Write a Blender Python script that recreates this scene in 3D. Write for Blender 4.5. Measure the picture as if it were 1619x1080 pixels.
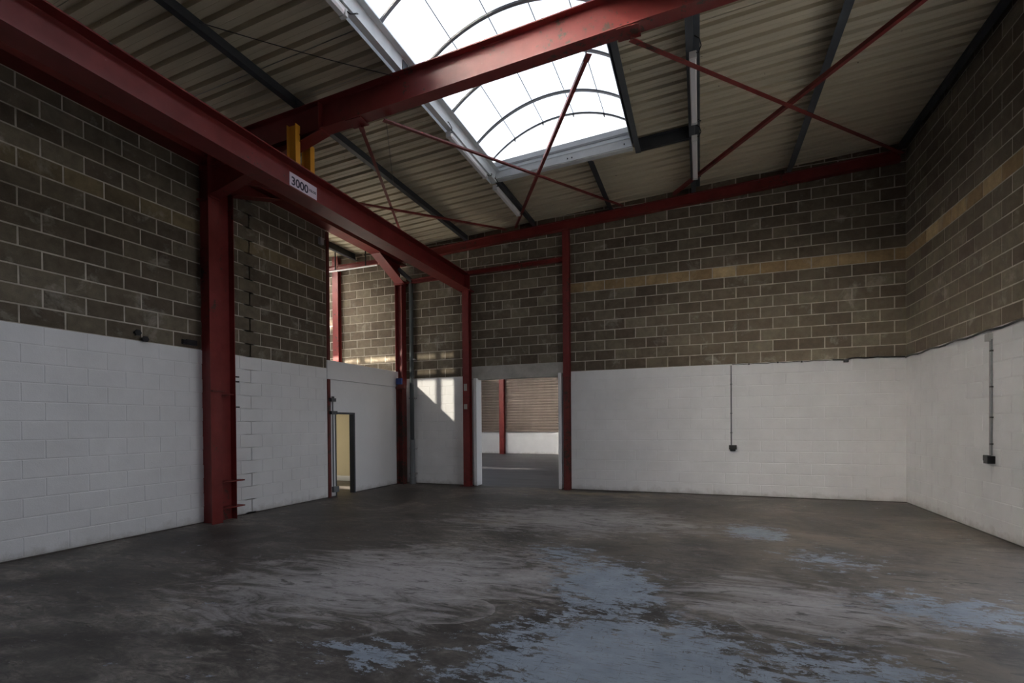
import bpy, bmesh, math, random
from mathutils import Vector, Matrix
random.seed(7)
for o in list(bpy.data.objects): bpy.data.objects.remove(o)
sc = bpy.context.scene
COL = sc.collection

# ------------------------------------------------------------ camera, world, sun, exposure
F_PX, CX, CY = 786.5757, 809.5, 678.5751
YAW, PITCH, ROLL = .3617, .0094, -.0079
CAM_H = 1.5161
def cam_rows():
    cy, sy, cp, sp, cr, sr = math.cos(YAW), math.sin(YAW), math.cos(PITCH), math.sin(PITCH), math.cos(ROLL), math.sin(ROLL)
    Rz = Matrix(((cy, sy, 0), (-sy, cy, 0), (0, 0, 1)))
    A = Matrix(((1, 0, 0), (0, 0, -1), (0, 1, 0))) @ Rz
    Pm = Matrix(((1, 0, 0), (0, cp, -sp), (0, sp, cp)))
    R = Matrix(((cr, -sr, 0), (sr, cr, 0), (0, 0, 1)))
    return R @ Pm @ A
CM = cam_rows()
cd = bpy.data.cameras.new('camera'); cam = bpy.data.objects.new('camera', cd); COL.objects.link(cam)
m3 = Matrix((CM[0], -CM[1], -CM[2])).transposed()
cam.matrix_world = Matrix.Translation((0, 0, CAM_H)) @ m3.to_4x4()
cd.sensor_width = 36; cd.sensor_fit = 'HORIZONTAL'; cd.lens = 36 * F_PX / 1619
cd.shift_y = (CY - 540) / 1619; cd.clip_start = .05; cd.clip_end = 300
sc.camera = cam
def px(p):                                     # world point -> photo pixel (only to count what is in view)
    c = CM @ (Vector(p) - Vector((0, 0, CAM_H)))
    if c.z < .1: return (-9e3, -9e3)
    return (CX + F_PX * c.x / c.z, CY + F_PX * c.y / c.z)

sc.view_settings.view_transform = 'Standard'; sc.view_settings.look = 'None'
sc.view_settings.gamma = 1; sc.view_settings.use_curve_mapping = False
sc.view_settings.exposure = 1.64
WORLD_STRENGTH, SUN_STRENGTH = .74, 8.0
sc.cycles.max_bounces = 10; sc.cycles.diffuse_bounces = 6; sc.cycles.transparent_max_bounces = 12
sc.cycles.sample_clamp_indirect = 6; sc.cycles.use_denoising = True

w = bpy.data.worlds.new('sky'); sc.world = w; w.use_nodes = True
nt = w.node_tree; nt.nodes.clear()
wo = nt.nodes.new('ShaderNodeOutputWorld'); wb = nt.nodes.new('ShaderNodeBackground')
tc = nt.nodes.new('ShaderNodeTexCoord'); nz = nt.nodes.new('ShaderNodeTexNoise'); cr_ = nt.nodes.new('ShaderNodeValToRGB')
nz.inputs['Scale'].default_value = 1.6; nz.inputs['Detail'].default_value = 4
nt.links.new(tc.outputs['Generated'], nz.inputs['Vector']); nt.links.new(nz.outputs['Fac'], cr_.inputs['Fac'])
cr_.color_ramp.elements[0].position = .38; cr_.color_ramp.elements[0].color = (.72, .81, .98, 1)
cr_.color_ramp.elements[1].position = .62; cr_.color_ramp.elements[1].color = (.95, .965, 1.0, 1)
nt.links.new(cr_.outputs['Color'], wb.inputs['Color']); wb.inputs['Strength'].default_value = WORLD_STRENGTH
nt.links.new(wb.outputs[0], wo.inputs[0])

SUN_DIR = Vector((.619, 1, -.532)).normalized()
sl = bpy.data.lights.new('sun', 'SUN'); sun = bpy.data.objects.new('sun', sl); COL.objects.link(sun)
sl.energy = SUN_STRENGTH; sl.angle = math.radians(.9); sl.color = (1, .92, .80)
sun.rotation_euler = SUN_DIR.to_track_quat('-Z', 'Y').to_euler(); sun.location = (-12, -10, 14)

def portal(loc, size, direction):
    l = bpy.data.lights.new('daylight_portal', 'AREA'); o = bpy.data.objects.new('daylight_portal', l); COL.objects.link(o)
    l.shape = 'RECTANGLE'; l.size, l.size_y = size; l.cycles.is_portal = True
    o.location = loc; o.rotation_euler = Vector(direction).to_track_quat('-Z', 'Y').to_euler()
portal((3.683, 5.75, 2.7), (5.4, 3.1), (-1, 0, 0))
portal((-10.9, 6.45, 3.9), (6.4, 3.9), (0, 1, 0))

# ------------------------------------------------------------ materials
def mat(name, base=(.5, .5, .5), rough=.6, metal=0):
    m = bpy.data.materials.new(name); m.use_nodes = True; n = m.node_tree
    b = n.nodes['Principled BSDF']; b.inputs['Base Color'].default_value = (*base, 1)
    b.inputs['Roughness'].default_value = rough; b.inputs['Metallic'].default_value = metal
    return m, n, b
def N(n, t, **kw):
    x = n.nodes.new('ShaderNode' + t)
    for k, v in kw.items():
        if k in x.inputs: x.inputs[k].default_value = v
        else: setattr(x, k, v)
    return x
def pos(n, scale=(1, 1, 1), rot=(0, 0, 0)):
    g = N(n, 'NewGeometry'); mp = N(n, 'Mapping'); mp.inputs['Scale'].default_value = scale; mp.inputs['Rotation'].default_value = rot
    n.links.new(g.outputs['Position'], mp.inputs['Vector']); return mp.outputs['Vector']
def noise(n, vec, scale, detail=4, rough=.55, dist=0):
    x = N(n, 'TexNoise'); x.inputs['Scale'].default_value = scale; x.inputs['Detail'].default_value = detail
    x.inputs['Roughness'].default_value = rough; x.inputs['Distortion'].default_value = dist
    n.links.new(vec, x.inputs['Vector']); return x.outputs['Fac']
def ramp(n, fac, stops):
    r = N(n, 'ValToRGB'); e = r.color_ramp.elements
    while len(e) < len(stops): e.new(.5)
    for i, (p, c) in enumerate(stops):
        e[i].position = p; e[i].color = (*c, 1) if not isinstance(c, (int, float)) else (c, c, c, 1)
    n.links.new(fac, r.inputs['Fac']); return r.outputs['Color']
def mix(n, fac, a, b, mode='MIX'):
    x = N(n, 'Mix', data_type='RGBA', blend_type=mode)
    for s, v in (('Factor', fac), ('A', a), ('B', b)):
        i = [k for k in x.inputs if k.name == s and (k.type == 'RGBA' or s == 'Factor')][0]
        if isinstance(v, (int, float)): i.default_value = v
        elif isinstance(v, tuple): i.default_value = (*v, 1)
        else: n.links.new(v, i)
    return [k for k in x.outputs if k.type == 'RGBA'][0]
def math_(n, op, a, b=0, clamp=False):
    x = N(n, 'Math', operation=op, use_clamp=clamp)
    for i, v in enumerate((a, b)):
        if isinstance(v, (int, float)): x.inputs[i].default_value = v
        else: n.links.new(v, x.inputs[i])
    return x.outputs[0]
def bump(n, b, h, strength=.3, dist=.01):
    x = N(n, 'Bump'); x.inputs['Strength'].default_value = strength; x.inputs['Distance'].default_value = dist
    n.links.new(h, x.inputs['Height']); n.links.new(x.outputs[0], b.inputs['Normal'])
def rnd(n):                                    # one random number per block, whether it is its own object or an island
    oi = N(n, 'ObjectInfo'); g = N(n, 'NewGeometry'); s = math_(n, 'ADD', oi.outputs['Random'], g.outputs['Random Per Island'])
    wn = N(n, 'TexWhiteNoise', noise_dimensions='1D'); n.links.new(s, wn.inputs['W']); return wn.outputs['Value']

# raw concrete blocks
def block_mat(name, stops):
    m, n, b = mat(name, rough=.92)
    v = pos(n); r = rnd(n)
    c = ramp(n, r, stops)
    f = noise(n, v, 7, 6, .65); c = mix(n, .75, c, ramp(n, f, [(.3, .62), (.7, 1.25)]), 'MULTIPLY')
    g = noise(n, v, 120, 3, .7); c = mix(n, .6, c, ramp(n, g, [(.3, .75), (.7, 1.2)]), 'MULTIPLY')
    ef = noise(n, v, 2.3, 7, .7, .4); c = mix(n, ramp(n, ef, [(.57, 0.), (.72, .6)]), c, (.42, .39, .34))
    # chalk scribbles left by the bricklayers
    ch = noise(n, pos(n, (1, 1, 2.2)), 16, 2, .5, 2.5)
    line = ramp(n, math_(n, 'ABSOLUTE', math_(n, 'SUBTRACT', ch, .5)), [(0., 1.), (.006, 0.)])
    area = ramp(n, noise(n, v, 3.1, 1), [(.66, 0.), (.7, .55)])
    c = mix(n, mix(n, 1., line, area, 'MULTIPLY'), c, (.62, .58, .55))
    n.links.new(c, b.inputs['Base Color']); bump(n, b, g, .5, .004); return m
M_BLOCK = block_mat('raw_block', [(0., (.108, .084, .060)), (.35, (.132, .106, .075)), (.8, (.158, .130, .092)), (1., (.20, .168, .122))])
M_DULL = block_mat('darker_buff_block', [(0., (.13, .10, .06)), (1., (.22, .17, .095))])  # darker, lower contrast buff for the left wall course
M_YELLOW = block_mat('buff_block', [(0., (.28, .19, .095)), (.7, (.40, .285, .15)), (1., (.58, .44, .25))])
def mortar_mat():
    m, n, b = mat('mortar', (.5, .46, .4), .95); v = pos(n)
    c = ramp(n, noise(n, v, 5, 5), [(.3, (.36, .315, .26)), (.7, (.60, .545, .47))]); n.links.new(c, b.inputs['Base Color'])
    bump(n, b, noise(n, v, 90, 3), .4, .004); return m
M_MORTAR = mortar_mat()
def paint_mat(name, tint, lo=.9):
    m, n, b = mat(name, tint, .55); v = pos(n)
    c = mix(n, 1., tint, ramp(n, noise(n, v, 1.7, 6, .6), [(.3, lo), (.7, 1.)]), 'MULTIPLY')
    d = ramp(n, noise(n, v, 26, 4, .6), [(.72, 1.), (.8, .75)]); c = mix(n, 1., c, d, 'MULTIPLY')
    sep = N(n, 'SeparateXYZ'); g = N(n, 'NewGeometry'); n.links.new(g.outputs['Position'], sep.inputs[0])
    zf = ramp(n, sep.outputs['Z'], [(.012, 0.), (.022, 1.)]); low = math_(n, 'ADD', sep.outputs['Z'], math_(n, 'MULTIPLY', noise(n, v, 6, 5, .7), .35))
    c = mix(n, ramp(n, low, [(.16, .6), (.3, 0.)]), c, (.42, .40, .37)); c = mix(n, zf, (.07, .06, .05), c)
    n.links.new(c, b.inputs['Base Color'])
    bump(n, b, math_(n, 'ADD', noise(n, v, 60, 4, .7), math_(n, 'MULTIPLY', noise(n, v, 9, 3), 1.4)), .35, .006); return m
M_WHITE = paint_mat('white_masonry_paint', (.86, .86, .87))
M_WPANEL = paint_mat('white_panel_paint', (.86, .86, .87), .96)
def cement_mat():
    m, n, b = mat('smooth_cement', (.4, .38, .35), .9); v = pos(n)
    c = ramp(n, noise(n, v, 3, 7, .65), [(.3, (.36, .34, .31)), (.7, (.55, .53, .49))]); n.links.new(c, b.inputs['Base Color'])
    bump(n, b, noise(n, v, 40, 4), .4, .005); return m
M_CEMENT = cement_mat()
def steel_mat(name, c0, c1, rough=.45, chips=True, rust=(.05, .03, .02), chip_at=.69):
    m, n, b = mat(name, c0, rough); v = pos(n)
    c = ramp(n, noise(n, v, 4, 5, .6), [(.3, c0), (.7, c1)])
    if chips:
        k = noise(n, v, 11, 8, .75); k2 = noise(n, v, 1.3, 2)
        f = ramp(n, math_(n, 'ADD', math_(n, 'MULTIPLY', k, .7), math_(n, 'MULTIPLY', k2, .45)), [(chip_at, 0.), (chip_at + .015, 1.)])
        c = mix(n, f, c, rust)
        f2 = ramp(n, noise(n, v, 37, 5, .7), [(.70, 0.), (.72, .7)]); c = mix(n, f2, c, (.4, .33, .27))
    n.links.new(c, b.inputs['Base Color']); bump(n, b, noise(n, v, 50, 3), .12, .003); return m
M_RED = steel_mat('oxide_red_steel', (.145, .014, .012), (.20, .025, .023))
M_RUST = steel_mat('peeling_red_steel', (.10, .020, .016), (.17, .030, .024), .7, True, (.05, .030, .022), .635)
M_YEL = steel_mat('yellow_steel', (.62, .27, .02), (.70, .33, .03), .45, False)
M_DARK = steel_mat('dark_painted_steel', (.025, .028, .034), (.045, .05, .058), .5, False)
M_GALV = steel_mat('galvanised_steel', (.60, .63, .65), (.74, .77, .79), .42, False)
M_GALV.node_tree.nodes['Principled BSDF'].inputs['Metallic'].default_value = .1
M_PURGREY = steel_mat('grey_purlin', (.06, .068, .078), (.09, .10, .115), .45, False)
M_ALU = mat('aluminium_glazing_bar', (.26, .27, .29), .4, .1)[0]
M_GREYPVC = mat('dark_grey_plastic_pipe', (.10, .115, .12), .35)[0]
M_BLACK = mat('black_plastic', (.012, .012, .014), .4)[0]
M_CONDUIT = mat('grey_conduit', (.16, .17, .18), .4)[0]
M_CONDUIT2 = mat('pale_conduit', (.30, .29, .29), .4)[0]
M_BOXGREY = mat('light_grey_box', (.42, .42, .42), .4)[0]
M_BLUE = mat('blue_plastic', (.02, .05, .22), .4)[0]
M_TUBE = mat('opal_diffuser', (.80, .78, .80), .3)[0]
M_TRAY = mat('white_batten_tray', (.7, .7, .7), .4)[0]
M_CREAM = paint_mat('cream_plaster', (.80, .70, .47), .96)
M_SKIRT = mat('white_gloss_wood', (.8, .8, .8), .3)[0]
M_SIGN = mat('sign_white', (.72, .62, .72), .4)[0]
M_INK = mat('sign_ink', (.03, .02, .05), .5)[0]
def sheet_mat():
    m, n, b = mat('coated_roof_sheet', (.44, .41, .33), .5); v = pos(n)
    c = ramp(n, noise(n, pos(n, (.25, 9, 1)), 2.0, 3, .5), [(.25, (.53, .465, .345)), (.75, (.62, .55, .415))])
    sp = ramp(n, noise(n, v, 13, 2, .5), [(.76, 0.), (.78, .8)]); c = mix(n, sp, c, (.10, .06, .035))
    n.links.new(c, b.inputs['Base Color']); bump(n, b, noise(n, pos(n, (.2, 30, 1)), 4, 3), .15, .003); return m
M_SHEET = sheet_mat()
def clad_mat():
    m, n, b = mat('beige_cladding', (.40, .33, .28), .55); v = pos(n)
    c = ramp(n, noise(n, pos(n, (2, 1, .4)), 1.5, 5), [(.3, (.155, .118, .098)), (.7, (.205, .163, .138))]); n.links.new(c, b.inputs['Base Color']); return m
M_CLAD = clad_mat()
def glaze_mat():
    m = bpy.data.materials.new('opal_polycarbonate'); m.use_nodes = True; n = m.node_tree; n.nodes.clear()
    o = N(n, 'OutputMaterial'); t = N(n, 'BsdfTranslucent'); tr = N(n, 'BsdfRefraction'); mx = N(n, 'MixShader')
    t.inputs['Color'].default_value = (.60, .61, .62, 1); tr.inputs['Color'].default_value = (.97, .97, .97, 1)
    tr.inputs['IOR'].default_value = 1.3; tr.inputs['Roughness'].default_value = .6
    mx.inputs[0].default_value = 1.0
    n.links.new(t.outputs[0], mx.inputs[1]); n.links.new(tr.outputs[0], mx.inputs[2]); n.links.new(mx.outputs[0], o.inputs[0]); return m
M_GLAZE = glaze_mat()
def clear_mat(name='sun_dimming_glass', tint=.40):
    m = bpy.data.materials.new(name); m.use_nodes = True; n = m.node_tree; n.nodes.clear()
    o = N(n, 'OutputMaterial'); g = N(n, 'BsdfGlossy'); tr = N(n, 'BsdfTransparent'); mx = N(n, 'MixShader')
    g.inputs['Roughness'].default_value = .02; tr.inputs['Color'].default_value = (tint, tint, tint * .98, 1); mx.inputs[0].default_value = .05
    n.links.new(tr.outputs[0], mx.inputs[1]); n.links.new(g.outputs[0], mx.inputs[2]); n.links.new(mx.outputs[0], o.inputs[0]); return m
M_DIMPANE = clear_mat(); M_SUNPANE = clear_mat('full_sun_glass', .92)  # grey tint added to dim the corner sun patch; other panes pass more sun
def floor_mat():
    m, n, b = mat('worn_concrete_floor', (.1, .1, .1), .5); v = pos(n)
    def spot(x, y, rx, ry, ang=0):
        g = N(n, 'NewGeometry'); mp = N(n, 'Mapping', vector_type='TEXTURE'); mp.inputs['Location'].default_value = (x, y, 0)
        mp.inputs['Rotation'].default_value = (0, 0, ang); mp.inputs['Scale'].default_value = (rx, ry, 50)
        n.links.new(g.outputs['Position'], mp.inputs['Vector']); L = N(n, 'VectorMath', operation='LENGTH'); n.links.new(mp.outputs[0], L.inputs[0])
        return math_(n, 'SUBTRACT', 1, L.outputs['Value'], True)
    def mx(*a):
        r = a[0]
        for k in a[1:]: r = math_(n, 'MAXIMUM', r, k)
        return r
    def mul(a, k): return math_(n, 'MULTIPLY', a, k)
    big = noise(n, v, .6, 6, .62, .8); c = ramp(n, big, [(.34, (.048, .041, .037)), (.5, (.090, .078, .069)), (.66, (.175, .155, .135))])
    mid = noise(n, pos(n, (.6, 1.7, 1), (0, 0, .45)), 3.4, 14, .8, 1.2); c = mix(n, 1., c, ramp(n, mid, [(.36, .35), (.5, .95), (.64, 2.0)]), 'MULTIPLY')
    fine = noise(n, v, 22, 8, .75); c = mix(n, .8, c, ramp(n, fine, [(.3, .6), (.7, 1.4)]), 'MULTIPLY')
    # brown film in the middle and to the right, ochre stains by the back wall
    br = mx(spot(1.2, 7.0, 3.6, 3.6), spot(1.9, 4.4, 2.4, 2.6))
    c = mix(n, math_(n, 'MULTIPLY', mul(br, 1.5), ramp(n, noise(n, v, .9, 6, .65, 1.4), [(.38, .1), (.62, .9)]), True), c, mix(n, mid, (.10, .082, .064), (.25, .21, .165)))
    c = mix(n, math_(n, 'MULTIPLY', mx(spot(-2.3, 10.7, 2.2, .7), mul(spot(-3.0, 7.3, .9, .5), .8)), ramp(n, noise(n, v, 2.1, 5), [(.4, 0.), (.6, 1.)]), True), c, (.30, .24, .15))
    # dust swept into swirls
    d = mx(spot(-2.9, 4.2, 2.6, 1.8, .5), mul(spot(-1.9, 7.8, 3.0, 1.9, .2), .9), mul(spot(.7, 4.7, 1.6, 1.3), .8))
    sw = noise(n, pos(n, (.55, 1.5, 1), (0, 0, -.55)), 1.7, 12, .74, 2.2)
    dust = ramp(n, math_(n, 'ADD', mul(d, .42), mul(sw, .95)), [(.59, 0.), (.66, .38), (.80, .85)])
    c = mix(n, dust, c, mix(n, fine, (.26, .24, .238), (.50, .47, .455)))
    # arcs swept by a broom: bright thin rims fading inwards
    def rim(x, y, rx, ry, ang, wob=.10):
        g = N(n, 'NewGeometry'); mp = N(n, 'Mapping', vector_type='TEXTURE'); mp.inputs['Location'].default_value = (x, y, 0)
        mp.inputs['Rotation'].default_value = (0, 0, ang); mp.inputs['Scale'].default_value = (rx, ry, 50)
        n.links.new(g.outputs['Position'], mp.inputs['Vector']); L = N(n, 'VectorMath', operation='LENGTH'); n.links.new(mp.outputs[0], L.inputs[0])
        q = math_(n, 'ADD', L.outputs['Value'], mul(math_(n, 'SUBTRACT', noise(n, v, 2.1, 4, .6), .5), wob * 6))
        return ramp(n, q, [(.45, 0.), (.80, .22), (.965, .95), (.985, .95), (1., 0.)])
    rims = mx(rim(-1.93, 3.62, .38, .30, .4, .06), mul(rim(.50, 4.22, .26, .36, .2, .06), .8), mul(rim(-2.9, 3.5, 1.1, .2, .85, .05), .5), mul(rim(-1.55, 4.2, .5, .16, .5, .05), .6), mul(rim(-2.7, 5.1, .7, .18, .6, .05), .5), mul(rim(-1.9, 4.75, .16, .12, .3, .03), .6))
    c = mix(n, math_(n, 'MULTIPLY', rims, ramp(n, noise(n, v, 1.6, 6, .6), [(.40, .05), (.60, .75)]), True), c, (.36, .335, .32))
    dirt = ramp(n, noise(n, pos(n, (1, 3.5, 1), (0, 0, .3)), 3.2, 10, .75, .8), [(.54, 0.), (.62, .8)]); c = mix(n, dirt, c, (.045, .038, .034))
    # worn blue paint
    p = mx(spot(-.40, 3.0, 1.45, 1.55, .1), mul(spot(-.85, 4.7, .75, 1.25, .3), .9), mul(spot(.85, 3.4, .9, .9), .62), mul(spot(1.9, 4.9, 1.1, .75), .66), mul(spot(.7, 7.6, .6, .7), .95),
           mul(spot(-1.5, 5.6, .7, .9, .6), .52), mul(spot(1.3, 6.3, .9, .7), .5), mul(spot(-2.0, 2.75, .7, .3), .6))
    pn = noise(n, pos(n, (1, 1.9, 1), (0, 0, .5)), 4.4, 14, .8, .35)
    pm = ramp(n, math_(n, 'ADD', mul(p, .50), mul(pn, 1.6)), [(.985, 0.), (1.005, .95)])
    scr = ramp(n, noise(n, pos(n, (2.2, 20, 1), (0, 0, -.25)), 3.2, 8, .75), [(.56, 0.), (.60, 1.)])
    scr2 = ramp(n, noise(n, pos(n, (16, 2.5, 1), (0, 0, .2)), 3.0, 7, .75), [(.60, 0.), (.63, 1.)])
    pm = math_(n, 'MULTIPLY', pm, math_(n, 'SUBTRACT', 1, mul(mx(scr, scr2), .9)), True)
    pm = math_(n, 'MULTIPLY', pm, math_(n, 'SUBTRACT', 1, mul(dust, .6)), True)
    blue = ramp(n, noise(n, v, 3.5, 8, .7), [(.3, (.19, .225, .27)), (.7, (.31, .35, .40))])
    c = mix(n, pm, c, blue)
    speck = ramp(n, noise(n, v, 38, 3, .6), [(.71, 0.), (.73, .9)]); c = mix(n, math_(n, 'MULTIPLY', speck, ramp(n, noise(n, v, 1.2, 2), [(.42, 0.), (.58, 1.)]), True), c, (.44, .42, .39))
    # a long joint crack running away to the right
    n.links.new(c, b.inputs['Base Color'])
    r = ramp(n, mid, [(.3, .40), (.7, .7)]); n.links.new(r, b.inputs['Roughness'])
    b.inputs['Specular IOR Level'].default_value = .35
    bump(n, b, math_(n, 'ADD', fine, mul(pm, .5)), .18, .004); return m
M_FLOOR = floor_mat()
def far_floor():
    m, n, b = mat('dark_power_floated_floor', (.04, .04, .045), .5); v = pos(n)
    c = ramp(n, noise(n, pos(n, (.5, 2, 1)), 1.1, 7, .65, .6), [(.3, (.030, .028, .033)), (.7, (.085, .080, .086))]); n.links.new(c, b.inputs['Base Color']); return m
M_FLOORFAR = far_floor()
M_YARD = mat('yard_concrete', (.48, .47, .44), .9)[0]
M_OUT = mat('outer_metal_skin', (.35, .36, .37), .6)[0]

# ------------------------------------------------------------ mesh helpers
class MB:
    def __init__(s): s.v = []; s.f = []; s.m = []
    def add(s, vs, fs, mi=0):
        o = len(s.v); s.v += [tuple(v) for v in vs]; s.f += [tuple(i + o for i in f) for f in fs]; s.m += [mi] * len(fs)
    def box(s, a, b, mi=0):
        (x0, y0, z0), (x1, y1, z1) = a, b
        s.add([(x0, y0, z0), (x1, y0, z0), (x1, y1, z0), (x0, y1, z0), (x0, y0, z1), (x1, y0, z1), (x1, y1, z1), (x0, y1, z1)],
              [(0, 3, 2, 1), (4, 5, 6, 7), (0, 1, 5, 4), (1, 2, 6, 5), (2, 3, 7, 6), (3, 0, 4, 7)], mi)
    def extrude(s, sec, p0, p1, side, up, mi=0):       # section polygon (s, u) swept from p0 to p1
        p0, p1, side, up = Vector(p0), Vector(p1), Vector(side), Vector(up); n = len(sec)
        vs = [p + side * a + up * b for p in (p0, p1) for a, b in sec]
        fs = [(i, (i + 1) % n, n + (i + 1) % n, n + i) for i in range(n)] + [tuple(range(n))[::-1], tuple(range(n, 2 * n))]
        s.add(vs, fs, mi)
    def tube(s, pts, r, k=8, mi=0, closed=False):
        pts = [Vector(p) for p in pts]; rings = []
        for i, p in enumerate(pts):
            a = pts[max(i - 1, 0)]; b = pts[min(i + 1, len(pts) - 1)]; t = (b - a).normalized()
            u = t.cross(Vector((0, 0, 1)) if abs(t.z) < .95 else Vector((1, 0, 0))).normalized(); v = t.cross(u)
            rings.append([p + (u * math.cos(q * 2 * math.pi / k) + v * math.sin(q * 2 * math.pi / k)) * r for q in range(k)])
        vs = [v for R in rings for v in R]
        fs = [(i * k + j, i * k + (j + 1) % k, (i + 1) * k + (j + 1) % k, (i + 1) * k + j) for i in range(len(pts) - 1) for j in range(k)]
        fs += [tuple(range(k)), tuple(range((len(pts) - 1) * k, len(pts) * k))[::-1]]
        s.add(vs, fs, mi)
    def mesh(s, name, mats):
        me = bpy.data.meshes.new(name); me.from_pydata(s.v, [], s.f)
        for m in (mats if isinstance(mats, (list, tuple)) else [mats]): me.materials.append(m)
        me.polygons.foreach_set('material_index', s.m)
        bm = bmesh.new(); bm.from_mesh(me); bmesh.ops.recalc_face_normals(bm, faces=bm.faces); bm.to_mesh(me); bm.free()
        return me
    def build(s, name, mats, parent=None, bevel=0):
        o = bpy.data.objects.new(name, s.mesh(name, mats)); COL.objects.link(o)
        if parent:
            o.parent = parent; o.matrix_parent_inverse = parent.matrix_world.inverted() if False else Matrix.Translation(-parent.location)
        if bevel:
            bv = o.modifiers.new('bevel', 'BEVEL'); bv.width = bevel; bv.segments = 2; bv.limit_method = 'ANGLE'
        return o
def tag(o, label=None, cat=None, group=None, kind=None):
    if label: o['label'] = label
    if cat: o['category'] = cat
    if group: o['group'] = group
    if kind: o['kind'] = kind
    return o
def empty(name, loc, label=None, cat=None, group=None, kind=None):
    o = bpy.data.objects.new(name, None); o.location = loc; o.empty_display_size = .1; COL.objects.link(o)
    return tag(o, label, cat, group, kind)
def isec(d, b, tf=.012, tw=.008):
    h, e, t = d / 2, b / 2, tw / 2; r = .008
    return [(-e, -h), (e, -h), (e, -h + tf), (t + r, -h + tf), (t, -h + tf + r), (t, h - tf - r), (t + r, h - tf), (e, h - tf), (e, h), (-e, h), (-e, h - tf), (-t - r, h - tf), (-t, h - tf - r), (-t, -h + tf + r), (-t - r, -h + tf), (-e, -h + tf)]
def zsec(d, b=.085, t=.004):
    return [(-t, 0), (b, 0), (b, t), (0, t), (0, d), (-b, d), (-b, d - t), (-t, d - t)]

# ------------------------------------------------------------ the setting
RS = .052                                       # roof slope
def zs(x): return 6.49 + RS * x if x > -7.34 else 6.49 - RS * 7.34 + RS * (-7.34 - x)   # underside of the roof sheet
XL, XR, YB = -7.34, 3.583, 11.234
HW = 2.725

f = MB(); f.box((-21, -6.4, -.25), (3.9, YB + .10, 0)); fo = f.build('floor', M_FLOOR); tag(fo, kind='structure')
f = MB(); f.box((-21, YB + .10, -.25), (3.9, 24.4, .002)); tag(f.build('floor_far', M_FLOORFAR), kind='structure')
g = MB(); g.box((-70, -70, -.6), (70, 80, -.3)); tag(g.build('yard_ground', M_YARD), kind='structure')

# -- block walls: every block the picture shows is its own object -----------------
_cache = {}
def block_mesh(kind, wd, ht):
    k = (kind, round(wd, 2), round(ht, 3))
    if k in _cache: return _cache[k]
    wd = round(wd, 2); pr, ch = (.007, .006) if kind != 'white' else (.006, .005)
    x, z = wd / 2, ht / 2; b = MB()
    vs = [(-x, .02, -z), (x, .02, -z), (x, .02, z), (-x, .02, z),
          (-x, -pr + ch * .7, -z), (x, -pr + ch * .7, -z), (x, -pr + ch * .7, z), (-x, -pr + ch * .7, z),
          (-x + ch, -pr, -z + ch), (x - ch, -pr, -z + ch), (x - ch, -pr, z - ch), (-x + ch, -pr, z - ch)]
    fs = [(0, 1, 5, 4), (1, 2, 6, 5), (2, 3, 7, 6), (3, 0, 4, 7), (4, 5, 9, 8), (5, 6, 10, 9), (6, 7, 11, 10), (7, 4, 8, 11), (8, 9, 10, 11)]
    b.add(vs, fs); me = b.mesh('block', {'raw': M_BLOCK, 'buff': M_YELLOW, 'dull': M_DULL, 'white': M_WHITE}[kind]); _cache[k] = me; return me

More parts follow.
